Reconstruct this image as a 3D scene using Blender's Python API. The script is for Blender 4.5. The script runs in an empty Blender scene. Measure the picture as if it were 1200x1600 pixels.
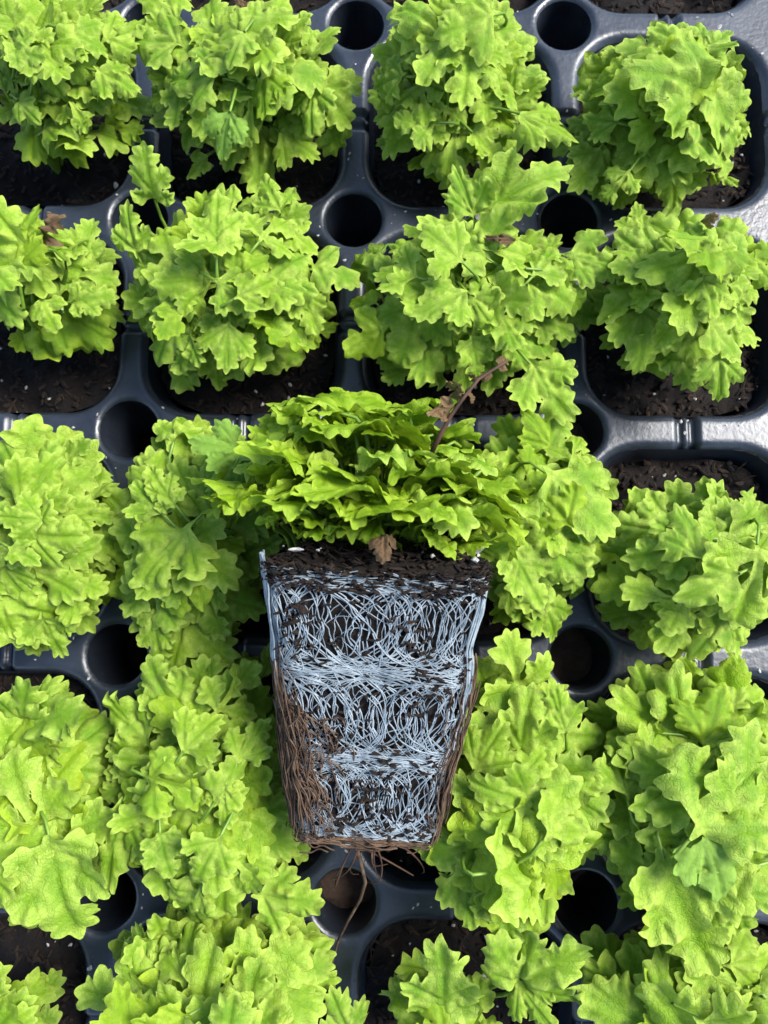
import bpy, math, random
import numpy as np
from mathutils import Matrix, Vector

# ------------------------------------------------------------------ scene, camera, light
P = 0.05                                   # tray pitch in metres; all layout below is in pitches
scene = bpy.context.scene
scene.render.engine = 'CYCLES'
scene.cycles.use_denoising = True
scene.cycles.max_bounces = 6
scene.cycles.diffuse_bounces = 3
scene.cycles.glossy_bounces = 3
scene.cycles.adaptive_threshold = 0.02
scene.cycles.transmission_bounces = 5
scene.cycles.transparent_max_bounces = 8
scene.cycles.sample_clamp_indirect = 6.0

CAM = np.array([2.178, -2.811, 3.357])
TILT, ROLL, YAW = math.radians(7.46), math.radians(0.41), math.radians(0.44)
RCAM = np.array((Matrix.Rotation(YAW, 3, 'Z') @ Matrix.Rotation(ROLL, 3, 'Y') @ Matrix.Rotation(TILT, 3, 'X')))
cd = bpy.data.cameras.new('camera')
cam = bpy.data.objects.new('camera', cd)
scene.collection.objects.link(cam)
cd.sensor_fit = 'VERTICAL'
cd.sensor_height = 24.0
cd.lens = 24.0 * 1200 / 1600
cd.clip_start = 0.005
cd.clip_end = 200
mw = Matrix(RCAM.tolist()).to_4x4()
mw.translation = Vector((CAM * P).tolist())
cam.matrix_world = mw
cd.dof.use_dof = True
cd.dof.focus_distance = 2.75 * P
cd.dof.aperture_fstop = 24.0
scene.camera = cam

SUN_EL, SUN_AZ = math.radians(50), math.radians(68)     # azimuth from +Y towards +X
world = bpy.data.worlds.new('World')
scene.world = world
world.use_nodes = True
wn = world.node_tree
sky = wn.nodes.new('ShaderNodeTexSky')
sky.sky_type = 'NISHITA'
sky.sun_disc = False
sky.sun_elevation = SUN_EL
sky.sun_rotation = SUN_AZ
sky.air_density = 1.0
sky.dust_density = 1.0
sky.ozone_density = 1.0
wn.nodes['Background'].inputs['Strength'].default_value = 0.10
wn.links.new(sky.outputs[0], wn.nodes['Background'].inputs['Color'])
sl = bpy.data.lights.new('sun', 'SUN')
sl.energy = 2.4
sl.angle = math.radians(28)
sl.color = (1.0, 0.985, 0.955)
sun = bpy.data.objects.new('sun', sl)
sd = Vector((math.sin(SUN_AZ) * math.cos(SUN_EL), math.cos(SUN_AZ) * math.cos(SUN_EL), math.sin(SUN_EL)))
sun.rotation_euler = sd.to_track_quat('Z', 'Y').to_euler()
sun.location = sd * 1.0
scene.collection.objects.link(sun)
scene.view_settings.view_transform = 'Standard'
scene.view_settings.look = 'None'
scene.view_settings.gamma = 1.0
scene.view_settings.exposure = 1.85

# ------------------------------------------------------------------ helpers
rng = np.random.default_rng(11)
COL = scene.collection


def at(u, v, z):
    """photo position (1200 x 1600) at height z -> point in pitches"""
    d = RCAM @ np.array([(u - 600) / 1200, (800 - v) / 1200, -1.0])
    t = (z - CAM[2]) / d[2]
    return CAM + d * t


def mesh_of(name, verts, faces, mat=None, smooth=True, attr=None, scale=P):
    me = bpy.data.meshes.new(name)
    me.from_pydata((np.asarray(verts, float) * scale).tolist(), [], [tuple(f) for f in faces])
    if smooth:
        me.polygons.foreach_set('use_smooth', np.ones(len(me.polygons), bool))
    if attr is not None:
        a = me.color_attributes.new('leafdata', 'FLOAT_COLOR', 'POINT')
        a.data.foreach_set('color', np.asarray(attr, np.float32).ravel())
    if mat:
        me.materials.append(mat)
    me.update()
    return me


def obj(name, me, parent=None, label=None, cat=None, group=None, kind=None):
    o = bpy.data.objects.new(name, me)
    COL.objects.link(o)
    if parent is not None:
        o.parent = parent
    for k, v in (('label', label), ('category', cat), ('group', group), ('kind', kind)):
        if v:
            o[k] = v
    return o


def tube(pts, rad, sides=5, cap=True):
    pts = np.asarray(pts, float)
    n = len(pts)
    rad = np.broadcast_to(np.asarray(rad, float), (n,))
    tan = np.gradient(pts, axis=0)
    tan /= np.linalg.norm(tan, axis=1, keepdims=True) + 1e-9
    ref = np.array([0.31, 0.17, 0.93])
    a = np.cross(tan, ref)
    a /= np.linalg.norm(a, axis=1, keepdims=True) + 1e-9
    b = np.cross(tan, a)
    th = np.arange(sides) / sides * 2 * math.pi
    v = pts[:, None] + rad[:, None, None] * (np.cos(th)[None, :, None] * a[:, None] + np.sin(th)[None, :, None] * b[:, None])
    f = []
    for i in range(n - 1):
        for k in range(sides):
            k2 = (k + 1) % sides
            f.append((i * sides + k, i * sides + k2, (i + 1) * sides + k2, (i + 1) * sides + k))
    if cap:
        f.append(tuple(range(sides))[::-1])
        f.append(tuple((n - 1) * sides + k for k in range(sides)))
    return v.reshape(-1, 3), f


class Soup:
    def __init__(self):
        self.v, self.f, self.n = [], [], 0

    def add(self, v, f):
        v = np.asarray(v, float)
        self.v.append(v)
        n = self.n
        self.f.extend(tuple(i + n for i in q) for q in f)
        self.n += len(v)

    def mesh(self, name, mat, smooth=True):
        return mesh_of(name, np.concatenate(self.v), self.f, mat, smooth)


def bez(p0, p1, p2, p3, n):
    t = np.linspace(0, 1, n)[:, None]
    return (1 - t) ** 3 * p0 + 3 * (1 - t) ** 2 * t * p1 + 3 * (1 - t) * t ** 2 * p2 + t ** 3 * p3


def clip_field(fn, x0, x1, nx, y0, y1, ny):
    """mesh of the region fn > 0, cells on the edge clipped to the zero line"""
    xs, ys = np.linspace(x0, x1, nx + 1), np.linspace(y0, y1, ny + 1)
    X, Y = np.meshgrid(xs, ys)
    F = fn(X.ravel(), Y.ravel()).reshape(X.shape)
    verts, index, faces = [], {}, []

    def vid(key, p):
        if key not in index:
            index[key] = len(verts)
            verts.append(p)
        return index[key]
    for j in range(ny):
        for i in range(nx):
            c = ((i, j), (i + 1, j), (i + 1, j + 1), (i, j + 1))
            fv = [F[q[1], q[0]] for q in c]
            if max(fv) <= 0:
                continue
            poly = []
            for k in range(4):
                a, b = c[k], c[(k + 1) % 4]
                fa, fb = fv[k], fv[(k + 1) % 4]
                if fa > 0:
                    poly.append(vid(a, (xs[a[0]], ys[a[1]])))
                if (fa > 0) != (fb > 0):
                    t = fa / (fa - fb)
                    t = min(max(t, 0.02), 0.98)
                    p = (xs[a[0]] + t * (xs[b[0]] - xs[a[0]]), ys[a[1]] + t * (ys[b[1]] - ys[a[1]]))
                    poly.append(vid((min(a, b), max(a, b)), p))
            if len(poly) >= 3:
                faces.append(tuple(poly))
    return np.array(verts), faces


_tab = np.random.default_rng(5).random((64, 64, 64)) * 2 - 1


def vnoise(p, s=1.0):
    q = np.asarray(p, float) * s + 100.37
    i = np.floor(q).astype(int)
    f = q - i
    f = f * f * (3 - 2 * f)
    r = 0
    for dx in (0, 1):
        for dy in (0, 1):
            for dz in (0, 1):
                w = (f[..., 0] if dx else 1 - f[..., 0]) * (f[..., 1] if dy else 1 - f[..., 1]) * (f[..., 2] if dz else 1 - f[..., 2])
                r = r + w * _tab[(i[..., 0] + dx) % 64, (i[..., 1] + dy) % 64, (i[..., 2] + dz) % 64]
    return r


# ------------------------------------------------------------------ materials
def new_mat(name):
    m = bpy.data.materials.new(name)
    m.use_nodes = True
    nt = m.node_tree
    return m, nt, nt.nodes['Principled BSDF']


def nd(nt, t, **kw):
    n = nt.nodes.new(t)
    for k, v in kw.items():
        if k.startswith('i_'):
            n.inputs[k[2:].replace('_', ' ')].default_value = v
        else:
            setattr(n, k, v)
    return n


def mixc(nt, fac, a, b, mode='MIX'):
    n = nt.nodes.new('ShaderNodeMix')
    n.data_type = 'RGBA'
    n.blend_type = mode
    for s, v in ((n.inputs[0], fac), (n.inputs[6], a), (n.inputs[7], b)):
        if hasattr(v, 'is_output'):
            nt.links.new(v, s)
        else:
            s.default_value = v if not isinstance(v, tuple) else (*v, 1.0)[:4]
    return n.outputs[2]


def ramp(nt, src, a, b, lo=0.0, hi=1.0):
    n = nt.nodes.new('ShaderNodeMapRange')
    n.inputs['From Min'].default_value = a
    n.inputs['From Max'].default_value = b
    n.inputs['To Min'].default_value = lo
    n.inputs['To Max'].default_value = hi
    nt.links.new(src, n.inputs['Value'])
    return n.outputs[0]


def leaf_material(name, dark, mid, pale, edge_amt=0.45, rough=0.42, trans=0.38):
    m, nt, bs = new_mat(name)
    L = nt.links
    info = nd(nt, 'ShaderNodeObjectInfo')
    at_ = nd(nt, 'ShaderNodeAttribute', attribute_name='leafdata')
    sep = nd(nt, 'ShaderNodeSeparateColor')
    L.new(at_.outputs['Color'], sep.inputs[0])
    tc = nd(nt, 'ShaderNodeTexCoord')
    n1 = nd(nt, 'ShaderNodeTexNoise', i_Scale=220.0, i_Detail=3.0)
    L.new(tc.outputs['Object'], n1.inputs['Vector'])
    n2 = nd(nt, 'ShaderNodeTexNoise', i_Scale=1500.0, i_Detail=3.0)
    L.new(tc.outputs['Object'], n2.inputs['Vector'])
    rnd = ramp(nt, info.outputs['Random'], 0, 1, -0.45, 0.25)
    add = nd(nt, 'ShaderNodeMath', operation='ADD')
    L.new(ramp(nt, n1.outputs[0], 0.3, 0.7, 0.2, 0.8), add.inputs[0])
    L.new(rnd, add.inputs[1])
    add.use_clamp = True
    base = mixc(nt, add.outputs[0], dark, mid)
    # pale margins and tip
    e = nd(nt, 'ShaderNodeMath', operation='MULTIPLY')
    L.new(sep.outputs[1], e.inputs[0])
    L.new(ramp(nt, n1.outputs[0], 0.25, 0.75, edge_amt * 0.5, edge_amt * 1.2), e.inputs[1])
    e.use_clamp = True
    base = mixc(nt, e.outputs[0], base, pale)
    # veins, slightly deeper green
    ve = nd(nt, 'ShaderNodeMath', operation='MULTIPLY')
    L.new(sep.outputs[0], ve.inputs[0])
    ve.inputs[1].default_value = 0.36
    base = mixc(nt, ve.outputs[0], base, tuple(0.72 * c for c in dark))
    # fine net of veins in the plane of the blade
    xy = nd(nt, 'ShaderNodeCombineXYZ')
    L.new(at_.outputs['Alpha'], xy.inputs[0])
    L.new(sep.outputs[2], xy.inputs[1])
    L.new(info.outputs['Random'], xy.inputs[2])
    wrp = nd(nt, 'ShaderNodeTexNoise', i_Scale=9.0, i_Detail=2.0)
    L.new(xy.outputs[0], wrp.inputs['Vector'])
    vm = nd(nt, 'ShaderNodeVectorMath', operation='MULTIPLY_ADD')
    L.new(wrp.outputs['Color'], vm.inputs[0])
    vm.inputs[1].default_value = (.06, .06, 0)
    L.new(xy.outputs[0], vm.inputs[2])
    vor = nd(nt, 'ShaderNodeTexVoronoi', feature='DISTANCE_TO_EDGE', i_Scale=17.0)
    L.new(vm.outputs[0], vor.inputs['Vector'])
    net = ramp(nt, vor.outputs['Distance'], 0.0, 0.12, 0.30, 0.0)
    base = mixc(nt, net, base, tuple(0.85 * c for c in dark))
    # fine mottling
    base = mixc(nt, ramp(nt, n2.outputs[0], 0.35, 0.75, 0.0, 0.25), base, pale)
    L.new(base, bs.inputs['Base Color'])
    bs.inputs['Roughness'].default_value = rough
    bs.inputs['Specular IOR Level'].default_value = 0.22
    bump = nd(nt, 'ShaderNodeBump', i_Strength=0.45, i_Distance=0.0006)
    hsum = nd(nt, 'ShaderNodeMath', operation='SUBTRACT')
    L.new(n2.outputs[0], hsum.inputs[0])
    L.new(net, hsum.inputs[1])
    L.new(hsum.outputs[0], bump.inputs['Height'])
    L.new(bump.outputs[0], bs.inputs['Normal'])
    tr = nd(nt, 'ShaderNodeBsdfTranslucent')
    tcol = mixc(nt, 0.6, base, (0.30, 0.44, 0.015))
    L.new(tcol, tr.inputs['Color'])
    mx = nd(nt, 'ShaderNodeMixShader')
    mx.inputs[0].default_value = trans
    L.new(bs.outputs[0], mx.inputs[1])
    L.new(tr.outputs[0], mx.inputs[2])
    L.new(mx.outputs[0], nt.nodes['Material Output'].inputs['Surface'])
    return m


def soil_material(name, a, b, scale=300.0, rough=0.95, bumpd=0.0012):
    m, nt, bs = new_mat(name)
    L = nt.links
    tc = nd(nt, 'ShaderNodeTexCoord')
    info = nd(nt, 'ShaderNodeObjectInfo')
    n1 = nd(nt, 'ShaderNodeTexNoise', i_Scale=scale, i_Detail=6.0, i_Roughness=0.7)
    L.new(tc.outputs['Object'], n1.inputs['Vector'])
    geo = nd(nt, 'ShaderNodeNewGeometry')
    f = nd(nt, 'ShaderNodeMath', operation='MULTIPLY_ADD')
    L.new(geo.outputs['Random Per Island'], f.inputs[0])
    f.inputs[1].default_value = 0.6
    L.new(ramp(nt, n1.outputs[0], 0.35, 0.75, -0.2, 0.6), f.inputs[2])
    f.use_clamp = True
    L.new(mixc(nt, f.outputs[0], a, b), bs.inputs['Base Color'])
    bs.inputs['Roughness'].default_value = rough
    bs.inputs['Specular IOR Level'].default_value = 0.25
    bump = nd(nt, 'ShaderNodeBump', i_Strength=0.9, i_Distance=bumpd)
    L.new(n1.outputs[0], bump.inputs['Height'])
    L.new(bump.outputs[0], bs.inputs['Normal'])
    return m


def simple_mat(name, a, b, scale, rough=0.6, spec=0.4, bumpd=0.0):
    m, nt, bs = new_mat(name)
    tc = nd(nt, 'ShaderNodeTexCoord')
    n1 = nd(nt, 'ShaderNodeTexNoise', i_Scale=scale, i_Detail=4.0)
    nt.links.new(tc.outputs['Object'], n1.inputs['Vector'])
    nt.links.new(mixc(nt, ramp(nt, n1.outputs[0], 0.3, 0.7), a, b), bs.inputs['Base Color'])
    bs.inputs['Roughness'].default_value = rough
    bs.inputs['Specular IOR Level'].default_value = spec
    if bumpd:
        bump = nd(nt, 'ShaderNodeBump', i_Strength=0.6, i_Distance=bumpd)
        nt.links.new(n1.outputs[0], bump.inputs['Height'])
        nt.links.new(bump.outputs[0], bs.inputs['Normal'])
    return m


def plastic_material():
    m, nt, bs = new_mat('tray_plastic')
    L = nt.links
    tc = nd(nt, 'ShaderNodeTexCoord')
    n1 = nd(nt, 'ShaderNodeTexNoise', i_Scale=45.0, i_Detail=5.0, i_Roughness=0.65)
    n2 = nd(nt, 'ShaderNodeTexNoise', i_Scale=900.0, i_Detail=2.0)
    n3 = nd(nt, 'ShaderNodeTexVoronoi', i_Scale=420.0)
    for n in (n1, n2, n3):
        L.new(tc.outputs['Object'], n.inputs['Vector'])
    base = mixc(nt, ramp(nt, n1.outputs[0], 0.35, 0.7), (0.007, 0.009, 0.013), (0.022, 0.028, 0.040))
    # dried mineral specks
    sp = ramp(nt, n3.outputs['Distance'], 0.06, 0.13, 0.5, 0.0)
    gate = ramp(nt, n1.outputs[0], 0.52, 0.6, 0.0, 1.0)
    g = nd(nt, 'ShaderNodeMath', operation='MULTIPLY')
    L.new(sp, g.inputs[0])
    L.new(gate, g.inputs[1])
    g.use_clamp = True
    base = mixc(nt, g.outputs[0], base, (0.2, 0.21, 0.21))
    L.new(base, bs.inputs['Base Color'])
    L.new(ramp(nt, n1.outputs[0], 0.3, 0.75, 0.26, 0.5), bs.inputs['Roughness'])
    bs.inputs['Specular IOR Level'].default_value = 0.6
    bump = nd(nt, 'ShaderNodeBump', i_Strength=0.25, i_Distance=0.0003)
    L.new(n2.outputs[0], bump.inputs['Height'])
    L.new(bump.outputs[0], bs.inputs['Normal'])
    return m


M_LEAF = leaf_material('leaf_lime', (0.085, 0.205, 0.003), (0.205, 0.335, 0.008), (0.41, 0.51, 0.085), .8, .48, .24)
M_LEAF2 = leaf_material('leaf_fresh', (0.095, 0.215, 0.003), (0.22, 0.345, 0.007), (0.39, 0.49, 0.05), 0.6, 0.36, .26)
M_DULL = leaf_material('leaf_dull', (0.12, 0.24, 0.02), (0.20, 0.34, 0.04), (0.29, 0.42, 0.09), 0.3, 0.55, 0.25)
M_BROWN = leaf_material('leaf_withered', (0.05, 0.022, 0.010), (0.16, 0.09, 0.042), (0.25, 0.17, 0.09), 0.3, 0.7, 0.15)
M_STALK = simple_mat('stalk_green', (0.07, 0.15, 0.008), (0.16, 0.25, 0.025), 120, 0.45)
M_TWIG = simple_mat('twig_brown', (0.028, 0.012, 0.007), (0.08, 0.036, 0.018), 300, 0.7)
M_SOIL = soil_material('potting_soil', (0.003, 0.0022, 0.0018), (0.015, 0.0095, 0.0065))
M_FIBRE = soil_material('soil_fibre', (0.004, 0.0028, 0.002), (0.036, 0.022, 0.014), 500)
M_PERL = simple_mat('perlite', (0.2, 0.19, 0.17), (0.45, 0.43, 0.39), 900, 0.8, 0.2, 0.0004)
M_PLASTIC = plastic_material()
M_BENCH = soil_material('bench_earth', (0.014, 0.009, 0.006), (0.06, 0.04, 0.03), 120)
M_HEAP = soil_material('spilled_earth', (0.035, 0.022, 0.015), (0.11, 0.07, 0.05), 200)
M_NET = simple_mat('net_white', (0.10, 0.13, 0.15), (0.27, 0.31, 0.33), 500, 0.45, 0.45)
M_ROOT = simple_mat('root_brown', (0.018, 0.010, 0.006), (0.13, 0.08, 0.048), 400, 0.8, 0.2)

# ------------------------------------------------------------------ setting: bench
bench = obj('bench_surface', mesh_of('bench_surface', [(-6, -10, -1.25), (10, -10, -1.25), (10, 6, -1.25), (-6, 6, -1.25)], [(0, 1, 2, 3)], M_BENCH),
            kind='structure')

# ------------------------------------------------------------------ plug tray
HX, HY, RC, RH = 0.434, 0.424, 0.225, 0.130       # cell half sizes, corner radius, hole radius
COLS, ROWS = range(-2, 4), range(-2, 6)           # cell i spans x in [i, i+1]; row j spans y in [-j-1, -j]


def sd_cell(x, y):
    qx, qy = np.abs(x) - HX + RC, np.abs(y) - HY + RC
    return np.hypot(np.maximum(qx, 0), np.maximum(qy, 0)) + np.minimum(np.maximum(qx, qy), 0) - RC


def sd_hole(x, y):
    return np.hypot(np.abs(x) - 0.5, np.abs(y) - 0.5) - RH


def deck_tile(holes):
    """one cell's share of the tray top; holes: which of its corners are pierced"""
    def dhole(x, y):
        d = np.full(np.shape(x), 9.0)
        for cx, cy in holes:
            d = np.minimum(d, np.hypot(x - cx, y - cy) - RH)
        return d
    v, f = clip_field(lambda x, y: np.minimum(sd_cell(x, y), dhole(x, y)), -.5, .5, 72, -.5, .5, 72)
    x, y = v[:, 0], v[:, 1]
    dc, dh = sd_cell(x, y), dhole(x, y)
    z = -0.030 * np.clip(1 - dc / 0.034, 0, 1) ** 2
    z -= 0.016 * np.clip(1 - dh / 0.018, 0, 1) ** 2

    def groove(s):
        return -0.035 * np.clip((0.05 - np.abs(s)) / 0.014, 0, 1) + 0.028 * np.clip((0.018 - np.abs(s)) / 0.01, 0, 1)
    z += np.where(np.abs(y) > 0.38, groove(x), 0) + np.where(np.abs(x) > 0.38, groove(y), 0)
    return np.column_stack([v, z]), f


def rrect(hx, hy, r, n=7):
    pts = []
    for cx, cy, a0 in ((hx - r, hy - r, 0), (-hx + r, hy - r, 90), (-hx + r, -hy + r, 180), (hx - r, -hy + r, 270)):
        for k in range(n):
            a = math.radians(a0 + 90 * k / (n - 1))
            pts.append((cx + r * math.cos(a), cy + r * math.sin(a)))
    return np.array(pts)


def loft(loops):
    n = len(loops[0])
    v = np.concatenate(loops)
    f = []
    for i in range(len(loops) - 1):
        for k in range(n):
            k2 = (k + 1) % n
            f.append((i * n + k, i * n + k2, (i + 1) * n + k2, (i + 1) * n + k))
    return v, f


def z3(p, z):
    return np.column_stack([p, np.full(len(p), z)])


tray = obj('plug_tray', None, label='black plastic plug tray with round holes between its square cells', cat='plant tray')
deck, tiles = Soup(), {}
for i in COLS:
    for j in ROWS:
        hs = tuple((cx, cy) for cx in (-.5, .5) for cy in (-.5, .5)
                   if not ((cx < 0 and i == COLS[0]) or (cx > 0 and i == COLS[-1]) or (cy > 0 and j == ROWS[0]) or (cy < 0 and j == ROWS[-1])))
        if hs not in tiles:
            tiles[hs] = deck_tile(hs)
        tv, tf = tiles[hs]
        deck.add(tv + np.array([i + 0.5, -j - 0.5, 0]), tf)
obj('deck', deck.mesh('deck', M_PLASTIC), tray)
cell_me = mesh_of('cell', *loft([z3(rrect(HX, HY, RC), -0.029), z3(rrect(HX - .012, HY - .012, RC - .005), -0.07),
                                 z3(rrect(HX - .05, HY - .05, RC - .03), -0.45), z3(rrect(.30, .29, .15), -1.15)]), M_PLASTIC)
circ = rrect(RH, RH, RH - 1e-4, 9)
sleeve_me = mesh_of('hole_sleeve', *loft([z3(circ, -0.014), z3(circ * 0.985, -0.05), z3(circ * 0.96, -0.5)]), M_PLASTIC)
for i in COLS:
    for j in ROWS:
        o = obj('cell', cell_me, tray)
        o.location = ((i + .5) * P, (-j - .5) * P, 0)
for i in range(COLS[0] + 1, COLS[-1] + 1):
    for j in range(ROWS[0], ROWS[-1]):
        o = obj('hole_sleeve', sleeve_me, tray)
        o.location = (i * P, (-j - 1) * P, 0)
rim = Soup()
x0, x1, y0, y1 = -2, 4, -6, 2
pr = np.array([(x0, y0), (x1, y0), (x1, y1), (x0, y1)], float)
ctr = pr.mean(0)
sg = np.sign(pr - ctr)
rim.add(*loft([z3(pr, 0.0), z3(pr + sg * .30, 0.0), z3(pr + sg * .32, -0.02), z3(pr + sg * .33, -0.3)]))
obj('outer_rim', rim.mesh('outer_rim', M_PLASTIC, False), tray)

# spilled soil seen through some holes
for hi, hj, wh in ((3, 2, 'the hole near the long bare soil strip'), (3, 3, 'the hole beside the waist of the lifted plug'), (2, 4, 'the hole under the trailing root')):
    g = np.linspace(-1, 1, 15)
    X, Y = np.meshgrid(g, g)
    R_ = np.hypot(X, Y)
    pts = np.column_stack([X.ravel() * .3, Y.ravel() * .3, (-0.27 - 0.10 * R_.ravel() ** 2)])
    pts[:, 2] += 0.05 * vnoise(pts + [hi, hj, 0], 9) + 0.03 * vnoise(pts + [hi, hj, 0], 24)
    fs = [(a * 15 + b, a * 15 + b + 1, (a + 1) * 15 + b + 1, (a + 1) * 15 + b) for a in range(14) for b in range(14)]
    o = obj('spilled_soil', mesh_of('spilled_soil', pts, fs, M_HEAP), label='brown soil heap showing through ' + wh, cat='soil',
            group='soil heaps below the tray holes', kind='stuff')
    o.location = (hi * P, -hj * P, 0)

# ------------------------------------------------------------------ soil
SOIL_Z = -0.15


def soil_surface(ox, oy):
    g = np.linspace(-1, 1, 34)
    X, Y = np.meshgrid(g, g)
    # map square to rounded square
    k = 0.965 - 0.19 * (np.abs(X) * np.abs(Y)) ** 2
    x, y = X * k * HX, Y * k * HY
    p = np.column_stack([x.ravel(), y.ravel(), np.zeros(x.size)])
    q = p + np.array([ox, oy, 0])
    p[:, 2] = SOIL_Z + 0.05 * vnoise(q, 4.0) + 0.035 * vnoise(q, 12) + 0.02 * vnoise(q, 30)
    n = 34
    f = [(a * n + b, a * n + b + 1, (a + 1) * n + b + 1, (a + 1) * n + b) for a in range(n - 1) for b in range(n - 1)]
    return p, f


def chip(rs, c, l, w, flat=0.6):
    ang, tl = rs.uniform(0, 6.283), rs.normal(0, .35)
    d = np.array([math.cos(ang) * math.cos(tl), math.sin(ang) * math.cos(tl), math.sin(tl)])
    s = np.array([-math.sin(ang), math.cos(ang), 0])
    u = np.cross(d, s)
    v = []
    for a, k in ((-1, .4), (-.3, 1), (.45, .9), (1, .35)):
        bend = rs.normal(0, .12) * l * s
        for sx, sy in ((1, 0), (0, 1), (-1, 0), (0, -1)):
            v.append(c + d * l * a + bend + s * w * k * sx * rs.uniform(.7, 1.2) + u * w * flat * k * sy * rs.uniform(.7, 1.2))
    f = [(r * 4 + q, r * 4 + (q + 1) % 4, (r + 1) * 4 + (q + 1) % 4, (r + 1) * 4 + q) for r in range(3) for q in range(4)] + [(3, 2, 1, 0), (12, 13, 14, 15)]
    return np.array(v), f


def soil_plug(parent, ox, oy, seed):
    """soil with its fibres and perlite, in the frame of `parent` standing at (ox, oy, 0)"""
    rs = np.random.default_rng(seed)
    p, f = soil_surface(ox, oy)
    so = obj('soil', mesh_of('soil', p, f, M_SOIL), parent)
    fs, ps = Soup(), Soup()

    def top():
        while True:
            x, y = rs.uniform(-HX, HX), rs.uniform(-HY, HY)
            if sd_cell(np.array(x), np.array(y)) < -0.03:
                break
        q = np.array([x + ox, y + oy, 0.])
        return np.array([x, y, SOIL_Z + 0.05 * float(vnoise(q, 4.0)) + 0.035 * float(vnoise(q, 12)) + .01])
    for _ in range(420):
        l = rs.uniform(.008, .03) * (2.0 if rs.random() < .12 else 1)
        fs.add(*chip(rs, top(), l, rs.uniform(.004, .012)))
    for _ in range(int(rs.integers(14, 30))):
        s = rs.uniform(.003, .010) * (1.6 if rs.random() < .12 else 1)
        ps.add(*chip(rs, top() + [0, 0, .012], s, s * .7, .9))
    obj('fibre', fs.mesh('fibre', M_FIBRE, False), so, kind='stuff')
    obj('perlite', ps.mesh('perlite', M_PERL, False), so, kind='stuff')


# ------------------------------------------------------------------ leaf blades
def leaf_capsules(kind, rs):
    """a leaf as the union of broad toothed lobes and the strips along its main veins"""
    caps, veins, stars = [], [], []

    def lobe(bx, by, ang, L, n, wide=0.92, neck=.07, cut=.24):
        a = math.radians(ang)
        d = np.array([math.sin(a), math.cos(a)])
        s = np.array([d[1], -d[0]])
        b = np.array([bx, by])
        c = b + d * L * .55
        ph = rs.uniform(-.3, .3)
        stars.append((c, d, s, L * .49, wide, n, ph, cut, rs.uniform(0, 6.28, 3)))
        caps.append((b, c, neck * L, .27 * L * wide))
        for k in range(-2, 3):
            q = k * .55
            veins.append((b + d * L * .25 * (1 - abs(k) / 3), b + L * ((.32 + .6 * math.cos(q)) * d + .45 * math.sin(q) * s), .45))
        veins.append((b, b + d * L * .85, 1.0))
    j = lambda s: rs.normal(0, s)
    if kind == 0:        # three broad lobes
        lobe(0, .30, j(6), .72, 10, 1.0)
        lobe(0, .12, 54 + j(6), .66, 9, .95)
        lobe(0, .12, -54 + j(6), .66, 9, .95)
        caps.append((np.array([0, 0]), np.array([0, .42]), .022, .17))
    elif kind == 1:      # long, five lobes
        lobe(0, .44, j(5), .57, 9, 1.1)
        lobe(0, .24, 48 + j(6), .53, 8, .9)
        lobe(0, .22, -48 + j(6), .53, 8, .9)
        lobe(0, .05, 68 + j(6), .43, 7, .85)
        lobe(0, .03, -68 + j(6), .43, 7, .85)
        caps.append((np.array([0, 0]), np.array([0, .32]), .05, .21))
        caps.append((np.array([0, .3]), np.array([0, .56]), .2, .17))
    elif kind == 2:      # wide fan
        lobe(0, .18, j(4), .82, 11, .9)
        lobe(0, .06, 46 + j(5), .78, 10, .85)
        lobe(0, .06, -46 + j(5), .78, 10, .85)
        caps.append((np.array([0, 0]), np.array([0, .4]), .022, .2))
    elif kind == 3:      # deeply cut, three leaflets
        lobe(0, .38, j(6), .64, 9, 1.1, .05)
        lobe(0, .15, 62 + j(6), .60, 8, 1.05, .05)
        lobe(0, .11, -62 + j(6), .58, 8, 1.05, .05)
        caps.append((np.array([0, 0]), np.array([0, .52]), .022, .06))
    else:                # small young leaf, few teeth
        lobe(0, .26, j(5), .74, 7, .95, .07, .24)
        lobe(0, .10, 52 + j(6), .60, 6, .95, .07, .24)
        lobe(0, .10, -52 + j(6), .60, 6, .95, .07, .24)
        caps.append((np.array([0, 0]), np.array([0, .4]), .03, .12))
    veins.append((np.array([0, 0]), np.array([0, .95]), 1.0))
    return caps, veins, stars


def star_field(x, y, st):
    c, d, s, A, wide, n, ph, cut, rp = st
    u = (x - c[0]) * d[0] + (y - c[1]) * d[1]
    w = ((x - c[0]) * s[0] + (y - c[1]) * s[1]) / wide
    r = np.hypot(u, w) + 1e-6
    q = np.arctan2(w, u)
    qq = q + .10 * np.sin(2 * q + rp[0]) + .05 * np.sin(5 * q + rp[1])
    front = np.clip((np.cos(q) + .45) / .5, 0, 1)
    x_ = n * (qq + ph * .3) / 2
    tooth = (.40 * (1 - np.abs(np.sin(x_))) + .60 * np.abs(np.cos(x_)) ** .9) * (1 + .25 * np.sin(3 * q + rp[2])) - 1
    big = np.abs(np.cos(1.5 * qq)) ** .7 - 1
    back = np.clip(-np.cos(q), 0, 1)
    R = A * (1 + front * (cut * tooth + .23 * big) - .55 * back)
    return R - r


def seg_dist(x, y, a, b):
    ax, ay = a
    dx, dy = b[0] - ax, b[1] - ay
    t = np.clip(((x - ax) * dx + (y - ay) * dy) / (dx * dx + dy * dy + 1e-9), 0, 1)
    return np.hypot(x - ax - t * dx, y - ay - t * dy), t


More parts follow.
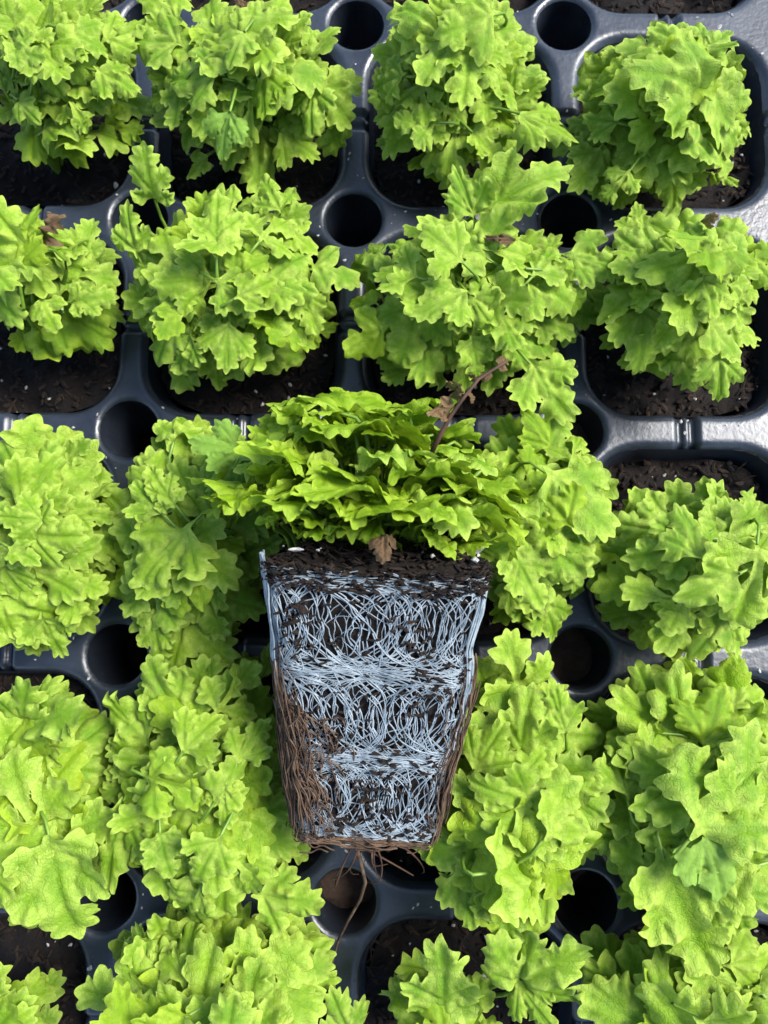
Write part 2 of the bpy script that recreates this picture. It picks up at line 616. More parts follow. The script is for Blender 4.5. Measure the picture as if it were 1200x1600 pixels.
def leaf_outline(kind, rs, res=40):
    caps, veins, stars = leaf_capsules(kind, rs)

    def fn(x, y):
        out = np.full(len(x), -9.0)
        vals = []
        for a, b, r0, r1 in caps:
            d, t = seg_dist(x, y, a, b)
            vals.append(r0 + (r1 - r0) * t - d)
        vals += [star_field(x, y, st) for st in stars]
        for v in vals:
            h = np.clip(0.5 + 0.5 * (v - out) / 0.012, 0, 1)
            out = np.where(out < -1, v, out * (1 - h) + v * h + 0.012 * h * (1 - h))
        return out
    v, f = clip_field(fn, -.75, .75, int(res * 1.5), -.06, 1.1, int(res * 1.16))
    e = fn(v[:, 0], v[:, 1])
    dmain, dall, lobeside = np.full(len(v), 9.), np.full(len(v), 9.), None
    for a, b, w in veins:
        d, t = seg_dist(v[:, 0], v[:, 1], a, b)
        if w > .9:
            dmain = np.minimum(dmain, d)
        dall = np.minimum(dall, d)
    return v, f, e, dmain, dall


def leaf_mesh(name, outline, rs, mat, droop, fold, curl, wave, twist=0.0):
    v, f, e, dm, da = outline
    x, y = v[:, 0].copy(), v[:, 1].copy()
    puff = rs.uniform(.18, .5)
    z = fold * np.sqrt(x * x + .0016) - curl * x * x * 1.4
    z += puff * (.13 * (1 - np.exp(-dm / .05)) - 4.5 * dm ** 2)
    z += 0.09 * np.minimum(da, .05)
    ph = rs.uniform(0, 50, 3)
    q = np.column_stack([x, y, np.zeros_like(x)]) + ph
    rim_ = np.clip(1 - e / 0.12, 0, 1)
    z += wave * vnoise(q, 3.2) * (0.35 + rim_) + wave * .45 * vnoise(q + 9, 8) * rim_
    z -= 0.03 * rim_ ** 2 * rs.uniform(-1.0, 1.0)
    # bend along the midrib
    k = droop
    yy = np.maximum(y, 0)
    th = k * yy ** 1.3
    yc = y - k * k * yy ** 3.6 / 7.2
    zc = -k * yy ** 2.3 / 2.3
    nx_, nz_ = np.sin(th), np.cos(th)
    Y, Z = yc + z * nx_, zc + z * nz_
    a = twist * y
    X, Z = x * np.cos(a) - Z * np.sin(a) * .5, Z + x * np.sin(a)
    vein = np.exp(-(dm / .011) ** 2) * np.clip(1.15 - y, 0, 1) + 0.35 * np.exp(-(da / .012) ** 2)
    edge = np.clip(1 - e / 0.17, 0, 1) ** 1.1
    attr = np.column_stack([np.clip(vein, 0, 1), edge, v[:, 1], v[:, 0]])
    return mesh_of(name, np.column_stack([X, Y, Z]), f, mat, True, attr)


BLADES = {}
lr = np.random.default_rng(3)
for kind in range(5):
    outs = [leaf_outline(kind, lr, 46 if kind < 4 else 34) for _ in range(4)]
    for tone, mat in (('lime', M_LEAF), ('fresh', M_LEAF2), ('dull', M_DULL), ('brown', M_BROWN)):
        lst = []
        reps = 5 if tone == 'lime' else 2 if tone == 'fresh' else 1
        for o_ in outs:
            for r in range(reps):
                ex = 2.2 if tone == 'brown' else 1.0
                lst.append(leaf_mesh('leaf_blade', o_, lr, mat, lr.uniform(.1, .8) * ex, lr.uniform(.0, .30) * ex, lr.uniform(-.1, .5) * ex,
                                     lr.uniform(.07, .16) * ex, lr.uniform(-.4, .4)))
        BLADES[kind, tone] = lst


def place_leaf(plant, rs, base, az, pitch, roll, L, crown, kind, tone='lime', wide=1.0, stalk=True, name='leaf'):
    """base: foot of the blade in the plant's frame (pitches); az: heading of the tip; crown: foot of the stalk"""
    me = BLADES[kind, tone][int(rs.integers(len(BLADES[kind, tone])))]
    o = obj(name, me, plant)
    R3 = Matrix.Rotation(az - math.pi / 2, 3, 'Z') @ Matrix.Rotation(pitch, 3, 'X') @ Matrix.Rotation(roll, 3, 'Y')
    o.location = [float(c) * P for c in base]
    o.rotation_euler = R3.to_euler()
    o.scale = (L * wide, L, L)
    if stalk:
        Rn = np.array(R3)
        tdir = Rn @ np.array([0, 1, 0])
        b, c = np.asarray(base, float), np.asarray(crown, float)
        dist = np.linalg.norm(b - c)
        out = np.array([b[0] - c[0], b[1] - c[1], 0])
        pts = bez(c, c + np.array([0, 0, dist * .45]) + out * .2, b - tdir * dist * .32, b + tdir * .04 * L, 9)
        r = np.linspace(.013, .0055, 9)
        v, f = tube(pts, r, 5, False)
        v = (v - b) @ Rn / np.array([L * wide, L, L])
        obj('stalk', mesh_of('stalk', v, f, M_STALK), o)
    return o


# ------------------------------------------------------------------ the plug lying on the plants: its frame
BETA = math.radians(13)
PLUG_TOP = at(588, 872, 0.0)
AX = np.array([0.035, math.cos(BETA), math.sin(BETA)])     # from the plug's foot towards its leaves
AX /= np.linalg.norm(AX)
SIDE = np.cross(AX, [0, 0, 1.0])
SIDE /= np.linalg.norm(SIDE)
UP = np.cross(SIDE, AX)                                   # towards the viewer
TW, BW, PL = 0.365, 0.243, 0.965                           # half widths at top and foot, length
FRONT_TOP = at(588, 890, 0.95)
TOPC = FRONT_TOP - UP * TW                                # centre of the plug's top face
FOOT_C = TOPC - AX * PL


def in_plug(x, y, grow=0.0):
    d = np.array([x, y]) - TOPC[:2]
    s, t = d @ SIDE[:2], d @ AX[:2]
    return -PL - grow < t < 0.05 + grow and abs(s) < (TW + (BW - TW) * min(max(-t / PL, 0), 1)) + grow


# ------------------------------------------------------------------ the lifted plug with its net, roots and leaves
plug = obj('lifted_plug', None, label='lifted seedling plug lying on its side, its soil wrapped in white net, leaves on top', cat='seedling plug')
PM = Matrix(np.column_stack([SIDE, -UP, AX]).tolist())
plug.location = [float(c) * P for c in TOPC]
plug.rotation_euler = PM.to_euler()
pr_ = np.random.default_rng(77)


def half(z):
    t = np.clip(-z / PL, -.1, 1)
    return TW + (BW - TW) * t


def surf(sp, z, lift=0.0):
    """sp: -1..1 across the front face, beyond that round the corners; z along the axis (0 top, -PL foot)"""
    sp, z = np.asarray(sp, float), np.asarray(z, float)
    x = np.clip(sp, -1, 1)
    y = -1 + np.maximum(np.abs(sp) - 1, 0)
    th = np.arctan2(y, x)
    r = (np.abs(np.cos(th)) ** 7 + np.abs(np.sin(th)) ** 7) ** (-1 / 7)
    h = half(z) * r
    p = np.stack([h * np.cos(th), h * np.sin(th), z + 0 * h], -1)
    n = np.stack([np.cos(th), np.sin(th), 0 * th], -1)
    lump = .014 * vnoise(p, 6) + .008 * vnoise(p, 17)
    return p + n * (np.asarray(lift) + lump)[..., None]


NA, NZ = 96, 60
loops = []
for k in range(NZ + 1):
    z = -PL * k / NZ
    th = np.arange(NA) / NA * 2 * math.pi
    r = (np.abs(np.cos(th)) ** 7 + np.abs(np.sin(th)) ** 7) ** (-1 / 7) * half(z)
    p = np.column_stack([r * np.cos(th), r * np.sin(th), np.full(NA, z)])
    n = np.column_stack([np.cos(th), np.sin(th), np.zeros(NA)])
    lump = .014 * vnoise(p, 6) + .008 * vnoise(p, 17) - .010 + .012 * vnoise(p, 40)
    loops.append(p + n * lump[:, None])
for sc_ in (.8, .5, .2):                                   # foot
    l = loops[NZ].copy()
    l[:, :2] *= sc_
    l[:, 2] = -PL - .02 + .03 * vnoise(l, 20)
    loops.append(l)
top = []
for sc_ in (.02, .2, .4, .6, .75, .88, .97):               # soil on top
    l = loops[0].copy()
    l[:, :2] *= sc_
    l[:, 2] = .02 + .05 * vnoise(l, 7) + .03 * vnoise(l, 20) - .05 * sc_ ** 6
    top.append(l)
ball = mesh_of('root_ball', *loft(top + loops), M_SOIL)
ballo = obj('root_ball', ball, plug)

net = Soup()
BANDS = ((-.03, -.345), (-.345, -.655), (-.655, -.95))


def strand(sp, z, r, soup=None, lift=.004):
    sp, z = np.asarray(sp), np.asarray(z)
    ok = (sp > -1.95) & (sp < 1.95) & (z < -.005) & (z > -PL - .005)
    i = 0
    while i < len(sp):
        if not ok[i]:
            i += 1
            continue
        k = i
        while k < len(sp) and ok[k]:
            k += 1
        if k - i > 3:
            (soup or net).add(*tube(surf(sp[i:k], z[i:k], lift + pr_.uniform(0, .006)), r, 4, False))
        i = k


for (z0, z1) in BANDS:
    zc, hz = (z0 + z1) / 2, (z0 - z1) / 2
    hw = half(zc)
    for sc_ in np.arange(-1.9, 1.95, .088):
        for rep_ in range(3 if abs(sc_) < 1.2 else 2):
            c = sc_ + pr_.normal(0, .05)
            rz = hz * pr_.uniform(.80, 1.04)
            rx = hz / hw * pr_.uniform(.75, 1.15)
            a0 = pr_.uniform(0, 6.283)
            ph = np.linspace(a0, a0 + pr_.uniform(3.2, 6.0), 44)
            tl = pr_.normal(0, .25)
            wob = pr_.uniform(0, 40)
            q = np.column_stack([np.cos(ph) * 1.5 + wob, np.sin(ph) * 1.5, np.full(44, wob)])
            sp = c + rx * np.cos(ph + tl) * (1 + .10 * vnoise(q, 1.3)) + .03 * vnoise(q + 7, 3)
            z = zc + pr_.normal(0, .012) + rz * np.sin(ph) * (1 + .08 * vnoise(q + 3, 1.3))
            strand(sp, z, pr_.uniform(.0011, .0027))
for zb in (-.03, -.345, -.655, -.95):                      # denser bands where the meshes meet
    for k in range(14):
        a, b = sorted(pr_.uniform(-1.9, 1.9, 2))
        if b - a < .5:
            continue
        sp = np.linspace(a, b, 40)
        w = pr_.uniform(0, 60)
        q = np.column_stack([sp + w, np.full(40, w), np.zeros(40)])
        strand(sp, zb + .045 * vnoise(q, 1.6) + .012 * vnoise(q, 5) + pr_.normal(0, .012), pr_.uniform(.0014, .0028))
for k in range(60):                                         # stray threads
    s0, zz0 = pr_.uniform(-1.2, 1.2), pr_.uniform(-PL, -.04)
    a, l = pr_.uniform(0, 6.283), pr_.uniform(.12, .4)
    t = np.linspace(0, 1, 16)
    strand(s0 + math.cos(a) * l * 2 * t + .1 * np.sin(3 * t), zz0 + math.sin(a) * l * t + .04 * np.sin(4 * t + a), pr_.uniform(.0012, .0022))
obj('net', net.mesh('net', M_NET), plug, kind='stuff')
edge = Soup()                                              # selvedge of the net
for k in range(26):
    n_ = 24
    z = np.linspace(.035 - .02 * pr_.random(), pr_.uniform(-.5, -.3), n_)
    sp = -1.16 + pr_.normal(0, .045) + .03 * np.sin(z * 9 + k)
    edge.add(*tube(surf(sp, z, .010 + pr_.uniform(0, .014)), pr_.uniform(.003, .0048), 4, False))
for k in range(11):
    n_ = 24
    z = np.linspace(pr_.uniform(-.12, -.05), pr_.uniform(-.62, -.4), n_)
    sp = 1.05 + pr_.normal(0, .06) + .03 * np.sin(z * 9 + k)
    edge.add(*tube(surf(sp, z, .008 + pr_.uniform(0, .012)), pr_.uniform(.003, .0045), 4, False))
obj('net_edge', edge.mesh('net_edge', M_NET), plug, label='matted white edge strip of the net', kind='stuff')

rt = Soup()


def root(sp, z, r, lift):
    rt.add(*tube(surf(sp, z, lift), r, 4, False))


for k in range(130):                                        # brown roots down the corners
    left = k < 90
    z = np.linspace(pr_.uniform(-.62, -.28), pr_.uniform(-PL - .01, -.7), 26)
    s0 = (-1.12 + pr_.normal(0, .15)) if left else (1.14 + pr_.normal(0, .10))
    w = pr_.uniform(0, 60)
    q = np.column_stack([z * 1 + w, np.full(26, w), np.zeros(26)])
    root(s0 + .20 * vnoise(q, 5) + .08 * vnoise(q, 16), z, pr_.uniform(.0010, .0030), .006 + .03 * np.abs(vnoise(q + 5, 3)) + pr_.uniform(0, .02))
for k in range(40):                                         # and round the foot
    a, b = sorted(pr_.uniform(-1.45, 1.35, 2))
    if b - a < .3:
        continue
    sp = np.linspace(a, b, 30)
    w = pr_.uniform(0, 60)
    q = np.column_stack([sp + w, np.full(30, w), np.zeros(30)])
    root(sp, -PL + .005 + .02 * vnoise(q, 2) + .012 * vnoise(q, 8) + pr_.normal(0, .012), pr_.uniform(.0012, .0034), .008 + .02 * np.abs(vnoise(q + 5, 3)))
for k in range(150):                                        # hairy patch
    s0, z0 = pr_.normal(-.80, .2), pr_.uniform(-.88, -.5)
    a, l = pr_.uniform(0, 6.283), pr_.uniform(.04, .14)
    t = np.linspace(0, 1, 9)
    root(s0 + math.cos(a) * l * 2 * t + .06 * np.sin(4 * t + a), z0 + math.sin(a) * l * t + .02 * np.sin(5 * t), pr_.uniform(.0016, .003), .012 + .012 * np.sin(3 * t))
obj('root_mat', rt.mesh('root_mat', M_ROOT), plug, label='brown fibrous roots along the corners and foot', kind='stuff')

crumb, bits = Soup(), Soup()
for k in range(1500):
    s0, z0 = pr_.uniform(-1.3, 1.25), pr_.uniform(-PL, -.01)
    d = float(vnoise(np.array([s0 * 2.2, z0 * 5, 3.3]), 1.6))
    if d < .12 and pr_.random() > .18 and z0 < -.05:
        continue
    k_ = 1.0 + 1.2 * max(d - .15, 0)
    crumb.add(*chip(pr_, surf(np.array(s0), np.array(z0), np.array(pr_.uniform(-.002, .014))), pr_.uniform(.006, .022) * k_, pr_.uniform(.004, .011) * k_))
for k in range(420):
    s0, z0 = pr_.uniform(-1.25, 1.2), pr_.uniform(-.075, .005)
    crumb.add(*chip(pr_, surf(np.array(s0), np.array(z0), np.array(pr_.uniform(-.012, .016))), pr_.uniform(.008, .03), pr_.uniform(.004, .013)))
for k in range(800):
    x, y = pr_.uniform(-TW, TW), pr_.uniform(-TW, -.1)
    q_ = np.array([x, y, 0.])
    crumb.add(*chip(pr_, np.array([x, y, .03 + .05 * float(vnoise(q_, 7)) + .03 * float(vnoise(q_, 20)) - .05 * (max(abs(x), abs(y)) / TW) ** 6]), pr_.uniform(.008, .028), pr_.uniform(.004, .012)))
obj('soil_crumbs', crumb.mesh('soil_crumbs', M_FIBRE, False), ballo, kind='stuff')
for k in range(9):
    x, y = pr_.uniform(-TW * .9, TW * .9), pr_.uniform(-TW, -TW * .55)
    q_ = pr_.uniform(.003, .010)
    bits.add(*chip(pr_, np.array([x, y, .05]), q_, q_ * .8, .9))
bits.add(*chip(pr_, np.array([.325, -.27, .07]), .026, .021, .9))
bits.add(*chip(pr_, np.array([.31, -.34, .04]), .016, .014, .9))
bits.add(*chip(pr_, np.array([-.255, -.35, .05]), .024, .007, .9))
obj('perlite', bits.mesh('perlite', M_PERL, False), ballo, kind='stuff')


def local(p):
    return np.array(PM.transposed()) @ (np.asarray(p) - TOPC)


trail = [local(at(u, v, z)) for u, v, z in ((556, 1322, .55), (563, 1345, .50), (571, 1378, .40), (563, 1405, .32), (543, 1440, .22), (528, 1470, .15), (519, 1505, .08), (516, 1535, .05), (518, 1562, .03))]
obj('trailing_root', mesh_of('trailing_root', *tube(trail, np.linspace(.008, .004, 9), 5), M_ROOT), plug)
br = Soup()
for k in range(9):
    p0 = local(at(pr_.uniform(545, 610), 1326, .55))
    p3 = local(at(pr_.uniform(510, 660), pr_.uniform(1345, 1380), .38))
    br.add(*tube(bez(p0, p0 + pr_.normal(0, .03, 3), p3 + pr_.normal(0, .05, 3), p3, 10), np.linspace(.0045, .002, 10), 4))
obj('rootlets', br.mesh('rootlets', M_TWIG), plug, kind='stuff')

# its leaves
lp = []
for k in range(125):
    lower = k < 45
    best, bd = None, -1
    for _ in range(14):
        a, r = pr_.uniform(0, 6.283), math.sqrt(pr_.random())
        p = (r * math.cos(a), r * math.sin(a))
        d = min([math.hypot(p[0] - q[0], p[1] - q[1]) for q in lp if q[3] == lower] or [9])
        if d > bd:
            best, bd = (p[0], p[1], r, lower), d
    lp.append(best)
for x_, y_, rho, lower in lp:
    L = pr_.uniform(.17, .33)
    kind = int(pr_.choice(5, p=(.35, .15, .2, .1, .2)))
    if kind == 4:
        L *= .75
    tx, ty = x_ * .50 - .06, y_ * .44
    z = .52 * (1 - .62 * rho ** 2) * (pr_.uniform(.72, 1.12) if not lower else pr_.uniform(.3, .7)) + .03
    az = math.atan2(ty, tx) + pr_.normal(0, .5)
    pitch = math.radians(40 - 52 * rho + pr_.normal(0, 20))
    if ty < -.16:
        z, pitch = max(z, .20), max(pitch, .02)
        L = min(L, .25)
    d = np.array([math.cos(az) * math.cos(pitch), math.sin(az) * math.cos(pitch), math.sin(pitch)])
    base = np.array([tx, ty, z]) - d * .5 * L
    base[2] = max(base[2], .08)
    crown = np.array([base[0] * .45, max(base[1] * .5, -.10), .0])
    place_leaf(plug, pr_, base, az, pitch, pr_.normal(0, .3), L, crown, kind, 'fresh' if pr_.random() < .8 else 'lime', pr_.uniform(.85, 1.1))


for k in range(22):                                         # low young leaves along the front edge
    x_ = -.36 + .72 * (k + pr_.uniform(.1, .9)) / 22
    az = -math.pi / 2 + pr_.normal(0, .7)
    b_ = np.array([x_, pr_.uniform(-.27, -.18), pr_.uniform(.06, .14)])
    place_leaf(plug, pr_, b_, az, pr_.uniform(-.1, .7), pr_.normal(0, .35), pr_.uniform(.10, .19), np.array([x_ * .9, -.06, 0.]), int(pr_.choice((0, 4, 4))), 'fresh', 1.0)


def plug_leaf(base, tip, zb, zt, kind, tone, wide=1.0, name='leaf', roll=0.0, stalk=True):
    b, t = local(at(*base, zb)), local(at(*tip, zt))
    d = t - b
    place_leaf(plug, pr_, b, math.atan2(d[1], d[0]), math.asin(d[2] / np.linalg.norm(d)) + .2, roll, float(np.linalg.norm(d)), np.array([b[0] * .8, b[1] * .7, 0.]), kind, tone, wide, stalk, name)


plug_leaf((597, 832), (600, 882), .98, 1.0, 4, 'brown', .9, 'withered_leaf', stalk=False)
sh = [local(at(u, v, z)) for u, v, z in ((672, 712, .95), (688, 680, 1.0), (705, 648, 1.03), (727, 618, 1.05), (748, 592, 1.05), (775, 575, 1.05), (795, 562, 1.05))]
shoot = obj('withered_shoot', mesh_of('withered_shoot', *tube(sh, np.linspace(.009, .004, 7), 5), M_TWIG), plug, label='thin brown twig with curled withered leaflets')
for (bu, bv), (tu, tv_), w in (((712, 640), (664, 632), .8), ((722, 625), (702, 592), .9), ((728, 620), (752, 612), .9), ((745, 596), (733, 583), .8), ((752, 590), (772, 585), .7), ((775, 575), (800, 560), .8)):
    b, t = local(at(bu, bv, 1.04)), local(at(tu, tv_, 1.03))
    d = t - b
    place_leaf(shoot, pr_, b, math.atan2(d[1], d[0]), math.asin(d[2] / np.linalg.norm(d)), 1.2, float(np.linalg.norm(d)), b, 4, 'brown', w, False, 'leaflet')

# ------------------------------------------------------------------ seedlings in the tray
def seedling(cell, ell, n, H=0.62, size=(.17, .33), label='', group='seedlings growing in the tray', seed=0, tone_p=(.88, .12, 0.), kinds=None, under=.42, crowns=5):
    """cell: (column, row); ell: canopy centre and radii as photo positions; n: leaves"""
    rs = np.random.default_rng(1000 + seed)
    i, j = cell
    ox, oy = i + .5, -j - .5
    pl = obj('seedling_clump', None, label=label, cat='seedling', group=group)
    pl.location = (ox * P, oy * P, 0)
    soil_plug(pl, ox, oy, 400 + seed)
    zc = H * .62
    c = at(ell[0], ell[1], zc)[:2]
    rx, ry = [e / 1200 * (CAM[2] - zc) for e in ell[2:4]]
    O = np.array([ox, oy, 0])
    cr = [np.array([rs.uniform(-.2, .2), rs.uniform(-.2, .2), SOIL_Z]) for _ in range(crowns)]
    pts = []
    n = int(n * .98)
    for k in range(n):
        lower = k < n * under
        best, bd = None, -1
        for _ in range(14):
            a, r = rs.uniform(0, 6.283), math.sqrt(rs.random())
            p = np.array([r * math.cos(a), r * math.sin(a), r, a])
            d = min([np.hypot(p[0] - q[0], p[1] - q[1]) for q in pts if q[4] == lower] or [9])
            if d > bd:
                best, bd = p, d
        pts.append((best[0], best[1], best[2], best[3], lower))
    for x_, y_, rho, a, lower in pts:
        L = rs.uniform(*size) * (1.0 if not lower else 1.08)
        kind = int(rs.choice(5, p=kinds or (.3, .2, .17, .13, .2)))
        if kind == 4:
            L *= .75
        elif kind == 2:
            L *= .86
        k_out = 1.0 + (rs.uniform(.05, .28) if rs.random() < .2 else 0)
        sx, sy = max(rx - L * .42, .04) * k_out, max(ry - L * .42, .04) * k_out
        tx, ty = c[0] + x_ * sx, c[1] + y_ * sy
        z = H * (1.0 - .42 * rho ** 2) * (rs.uniform(.72, 1.12) if not lower else rs.uniform(.35, .65))
        if in_plug(tx, ty, .12):
            if z > .3:
                continue
            z = min(z, .2)
        wx, wy = tx - (c[0] * .5 + ox * .5), ty - (c[1] * .5 + oy * .5)
        az = math.atan2(wy, wx) + rs.normal(0, .55) if rho > .3 else rs.uniform(0, 6.283)
        pitch = math.radians(20 - 26 * rho + rs.normal(0, 16))
        if lower:
            pitch -= .15
        roll = rs.normal(0, .22)
        d = np.array([math.cos(az) * math.cos(pitch), math.sin(az) * math.cos(pitch), math.sin(pitch)])
        base = np.array([tx, ty, z]) - O - d * .5 * L
        base[2] = max(base[2], SOIL_Z + .08)
        tone = str(rs.choice(('lime', 'fresh', 'dull'), p=tone_p))
        crown = min(cr, key=lambda q: np.hypot(*(q - base)[:2]) + rs.uniform(0, .15))
        place_leaf(pl, rs, base, az, pitch, roll, L, crown, kind, tone, rs.uniform(.85, 1.1))
    return pl, O, rs, cr


def hero(S, base, tip, zb, zt, kind=0, wide=1.0, tone='lime', roll=0.0):
    """one leaf that stands out: foot and tip of its blade"""
    pl, O, rs, cr = S
    zb -= .05
    b, t = at(base[0], base[1], zb), at(tip[0], tip[1], zt)
    d = t - b
    L = float(np.linalg.norm(d)) * 1.04
    az = math.atan2(d[1], d[0])
    pitch = math.asin(d[2] / np.linalg.norm(d)) + .22
    b = b - O
    crown = min(cr, key=lambda q: np.hypot(*(q - b)[:2]))
    place_leaf(pl, rs, b, az, pitch, roll, L, crown, kind, tone, wide, tone != 'brown', 'withered_leaf' if tone == 'brown' else 'leaf')


G = 'seedlings growing in the tray'
A1 = seedling((0, 0), (85, 105, 140, 135), 46, seed=1, label='seedling clump with broad leaves drooping over bare soil, behind the shrivelled brown leaf')
B1 = seedling((1, 0), (385, 112, 185, 142), 62, seed=2, label='wide seedling clump with a dull folded fan leaf hanging at its front')
C1 = seedling((2, 0), (712, 120, 160, 165), 58, seed=3, label='tall seedling clump between two open holes, one broad leaf reaching over the tray rib')
D1 = seedling((3, 0), (1042, 165, 165, 148), 60, seed=4, size=(.18, .36), label='dense round seedling clump standing alone with bare tray around it')
A2 = seedling((0, 1), (45, 425, 140, 115), 40, seed=5, label='ragged seedling clump topped with a shrivelled brown leaf')
B2 = seedling((1, 1), (352, 435, 188, 178), 74, seed=6, label='large seedling clump with one tall leaf reaching up from its corner')
C2 = seedling((2, 1), (735, 455, 205, 150), 70, seed=7, label='broad seedling clump directly behind the twig with withered brown leaflets')
D2 = seedling((3, 1), (1068, 445, 150, 150), 56, seed=8, label='seedling clump set back in its cell with much bare soil before it')
A3 = seedling((0, 2), (62, 832, 120, 176), 60, seed=9, size=(.18, .34), label='tight seedling clump of many small leaves beside the clump with a dull folded leaf')
B3 = seedling((1, 2), (298, 830, 140, 205), 66, seed=10, H=.55, label='seedling clump pressed under leaves of the lifted plug, with a dull folded leaf')
C3 = seedling((2, 2), (842, 805, 122, 178), 58, seed=11, H=.55, label='seedling clump partly covered by the leaves of the lifted plug')
D3 = seedling((3, 2), (1085, 885, 160, 152), 62, seed=12, label='dense seedling clump between a brown floored hole and a strip of bare soil')
A4 = seedling((0, 3), (50, 1255, 125, 175), 40, seed=13, size=(.24, .42), label='loose seedling clump of large long leaves over dark bare soil')
B4 = seedling((1, 3), (325, 1225, 178, 200), 80, seed=14, label='dense seedling clump touching the brown rooted side of the lifted plug')
C4 = seedling((2, 3), (795, 1240, 150, 205), 74, seed=15, size=(.22, .42), label='large leaved seedling clump beside the foot of the lifted plug, next to a black hole')
D4 = seedling((3, 3), (1100, 1250, 190, 205), 84, seed=16, size=(.24, .46), label='biggest seedling clump with long leaves and one dull blotched leaf')
A5 = seedling((0, 4), (0, 1605, 50, 50), 10, seed=17, size=(.2, .3), label='small seedling with few leaves in a nearly bare cell of black soil')
B5 = seedling((1, 4), (330, 1560, 185, 110), 56, seed=18, size=(.2, .4), label='seedling clump with small leaflets at its back and dark soil at its sides')
C5 = seedling((2, 4), (690, 1590, 90, 70), 14, seed=19, H=.4, size=(.18, .28), label='sparse seedling with one large leaf on a long bare stalk')
D5 = seedling((3, 4), (1110, 1570, 180, 100), 40, seed=20, size=(.24, .42), label='seedling clump of wide flat leaves beside the sparse seedling with one long bare stalk')

# cells that show no seedling: soil only
BARE = {(0, -1): 'bare soil cell behind the clump with broad leaves drooping over bare soil', (1, -1): 'bare soil cell behind the wide clump with a dull folded fan leaf',
        (2, -1): 'bare soil cell behind the tall clump between two open holes', (3, -1): 'bare soil cell behind the dense round clump standing alone'}
TAKEN = {(i, j) for i in range(4) for j in range(5)}
for (i, j) in [(i, j) for i in COLS for j in ROWS if (i, j) not in TAKEN]:
    e = obj('soil_plug', None, label=BARE.get((i, j), 'dark potting soil filling an outer tray cell without a seedling'), cat='soil plug', group='soil filled cells without seedlings')
    e.location = ((i + .5) * P, (-j - .5) * P, 0)
    soil_plug(e, i + .5, -j - .5, 700 + i * 13 + j * 31)

# ------------------------------------------------------------------ leaves that stand out from their clumps
hero(B2, (243, 315), (226, 226), .50, .62, 1, .95)
hero(B2, (215, 400), (195, 320), .45, .5, 0, .8)
hero(C1, (808, 176), (897, 222), .5, .42, 2, .7)
hero(C2, (738, 338), (712, 262), .55, .6, 2, .8)
hero(C2, (745, 332), (885, 268), .55, .55, 1, .8)
hero(C2, (882, 398), (968, 418), .5, .42, 0, .9)
hero(C2, (825, 565), (883, 657), .5, .38, 0, .9)
hero(D2, (1122, 552), (1118, 626), .5, .36, 2, .8)
hero(A3, (68, 955), (92, 1022), .45, .32, 0, 1.0)
hero(A3, (112, 893), (128, 968), .48, .38, 0, 1.1)
hero(B3, (243, 955), (250, 1038), .4, .3, 1, .9)
hero(C3, (848, 735), (945, 838), .6, .5, 0, 1.0)
hero(C3, (800, 860), (842, 948), .6, .5, 1, .9)
hero(C4, (815, 1085), (782, 995), .45, .5, 3, 1.1)
hero(C4, (885, 1148), (855, 1075), .55, .55, 0, .9)
hero(C4, (795, 1248), (925, 1330), .6, .48, 0, .9)
hero(C4, (780, 1345), (786, 1452), .5, .36, 1, .95)
hero(C4, (712, 1350), (748, 1430), .5, .4, 0, .9)
hero(A4, (35, 1135), (52, 1060), .42, .5, 0, .9)
hero(A4, (35, 1137), (132, 1115), .42, .5, 0, .9)
hero(A4, (35, 1140), (75, 1215), .42, .45, 0, .9)
hero(A4, (78, 1310), (118, 1455), .58, .42, 1, 1.05)
hero(B4, (195, 1245), (163, 1378), .5, .38, 0, .7)
hero(B4, (400, 1395), (500, 1412), .45, .4, 0, .9)
hero(B4, (360, 1320), (345, 1425), .55, .42, 0, .9)
hero(D4, (1035, 1335), (1078, 1478), .6, .42, 1, 1.0)
hero(D4, (1130, 1370), (1172, 1472), .55, .42, 0, .9)
hero(D4, (1100, 1300), (1130, 1400), .7, .6, 0, 1.0, 'dull')
hero(D1, (1112, 272), (1152, 288), .2, .22, 4, .7)
hero(D5, (1125, 1508), (1035, 1462), .5, .42, 0, 1.0)
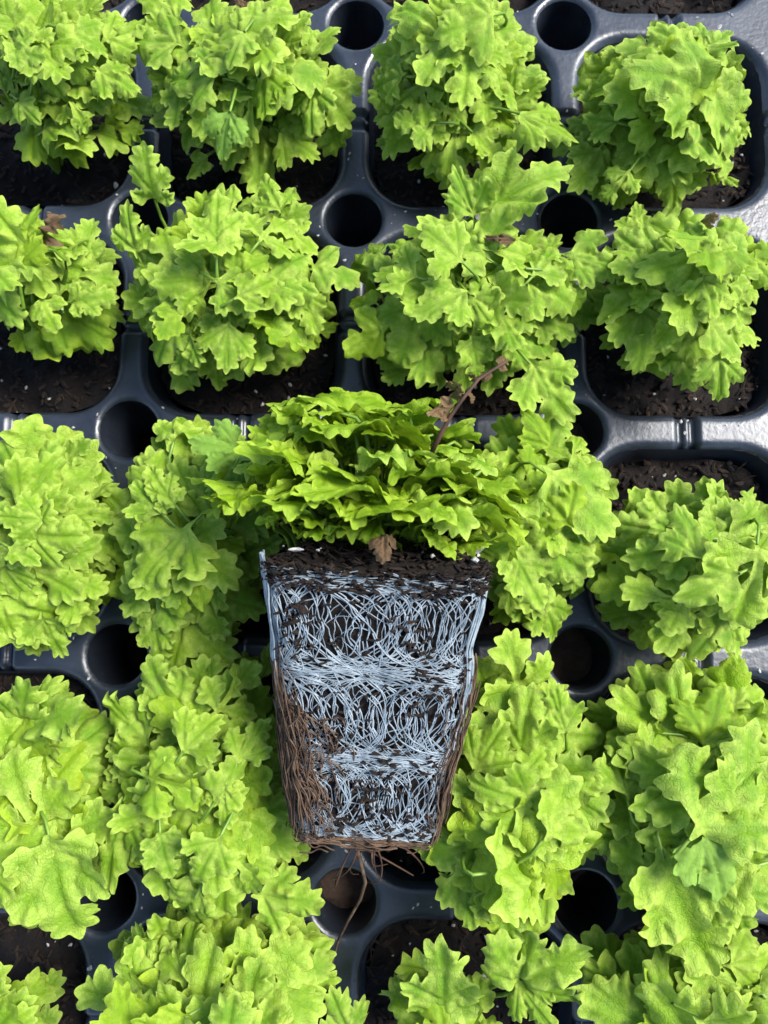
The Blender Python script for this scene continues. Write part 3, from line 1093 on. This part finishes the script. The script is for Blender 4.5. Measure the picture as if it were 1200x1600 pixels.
hero(D5, (1125, 1510), (1090, 1612), .5, .45, 0, 1.0)
hero(D5, (1130, 1505), (1215, 1490), .5, .45, 0, 1.0)
hero(C5, (808, 1530), (925, 1480), .4, .48, 2, .8)
hero(C5, (808, 1530), (785, 1452), .4, .48, 4, .9)
hero(C5, (808, 1532), (860, 1612), .4, .42, 2, .75)
hero(C5, (692, 1585), (692, 1465), .38, .46, 1, .95)
hero(C5, (545, 1610), (520, 1552), .2, .25, 0, .9)
hero(B5, (262, 1470), (245, 1425), .35, .4, 4, .9)
hero(B5, (262, 1472), (193, 1480), .35, .4, 4, 1.0)
hero(B1, (360, 172), (345, 245), .62, .5, 2, .9, 'dull')
hero(A1, (160, 70), (238, 40), .5, .42, 0, .9)
hero(B1, (290, 75), (205, 62), .5, .42, 0, .9)
hero(B1, (285, 40), (225, -5), .5, .45, 0, .9)
hero(A1, (150, 110), (215, 150), .5, .4, 0, .9)
hero(D1, (985, 265), (945, 318), .45, .35, 3, .9)
hero(A2, (68, 372), (102, 340), .62, .66, 4, .9, 'brown')
hero(B1, (385, 25), (372, -8), .6, .62, 4, .9, 'brown')
hero(D2, (1098, 352), (1122, 335), .6, .62, 4, .8, 'brown')
hero(C2, (800, 380), (765, 362), .62, .62, 4, .5, 'brown')
hero(B3, (378, 705), (300, 690), .7, .7, 2, .9, 'dull')
hero(B3, (378, 705), (330, 775), .7, .66, 2, .7, 'dull')

# ------------------------------------------------------------------ grit on the tray
gr, dr = Soup(), np.random.default_rng(9)
k = 0
while k < 260:
    x, y = dr.uniform(0, 4.2), dr.uniform(-4.8, .3)
    fx, fy = np.array((x % 1) - .5), np.array((y % 1) - .5)
    if min(float(sd_cell(fx, fy)), float(sd_hole(fx, fy))) < .022:
        continue
    s_ = dr.uniform(.002, .006) * (2.0 if dr.random() < .1 else 1)
    gr.add(*chip(dr, np.array([x, y, .003]), s_ * 1.5, s_, .5))
    k += 1
obj('grit', gr.mesh('grit', M_PERL, False), label='tiny pale grit scattered over the tray top', cat='grit', kind='stuff')
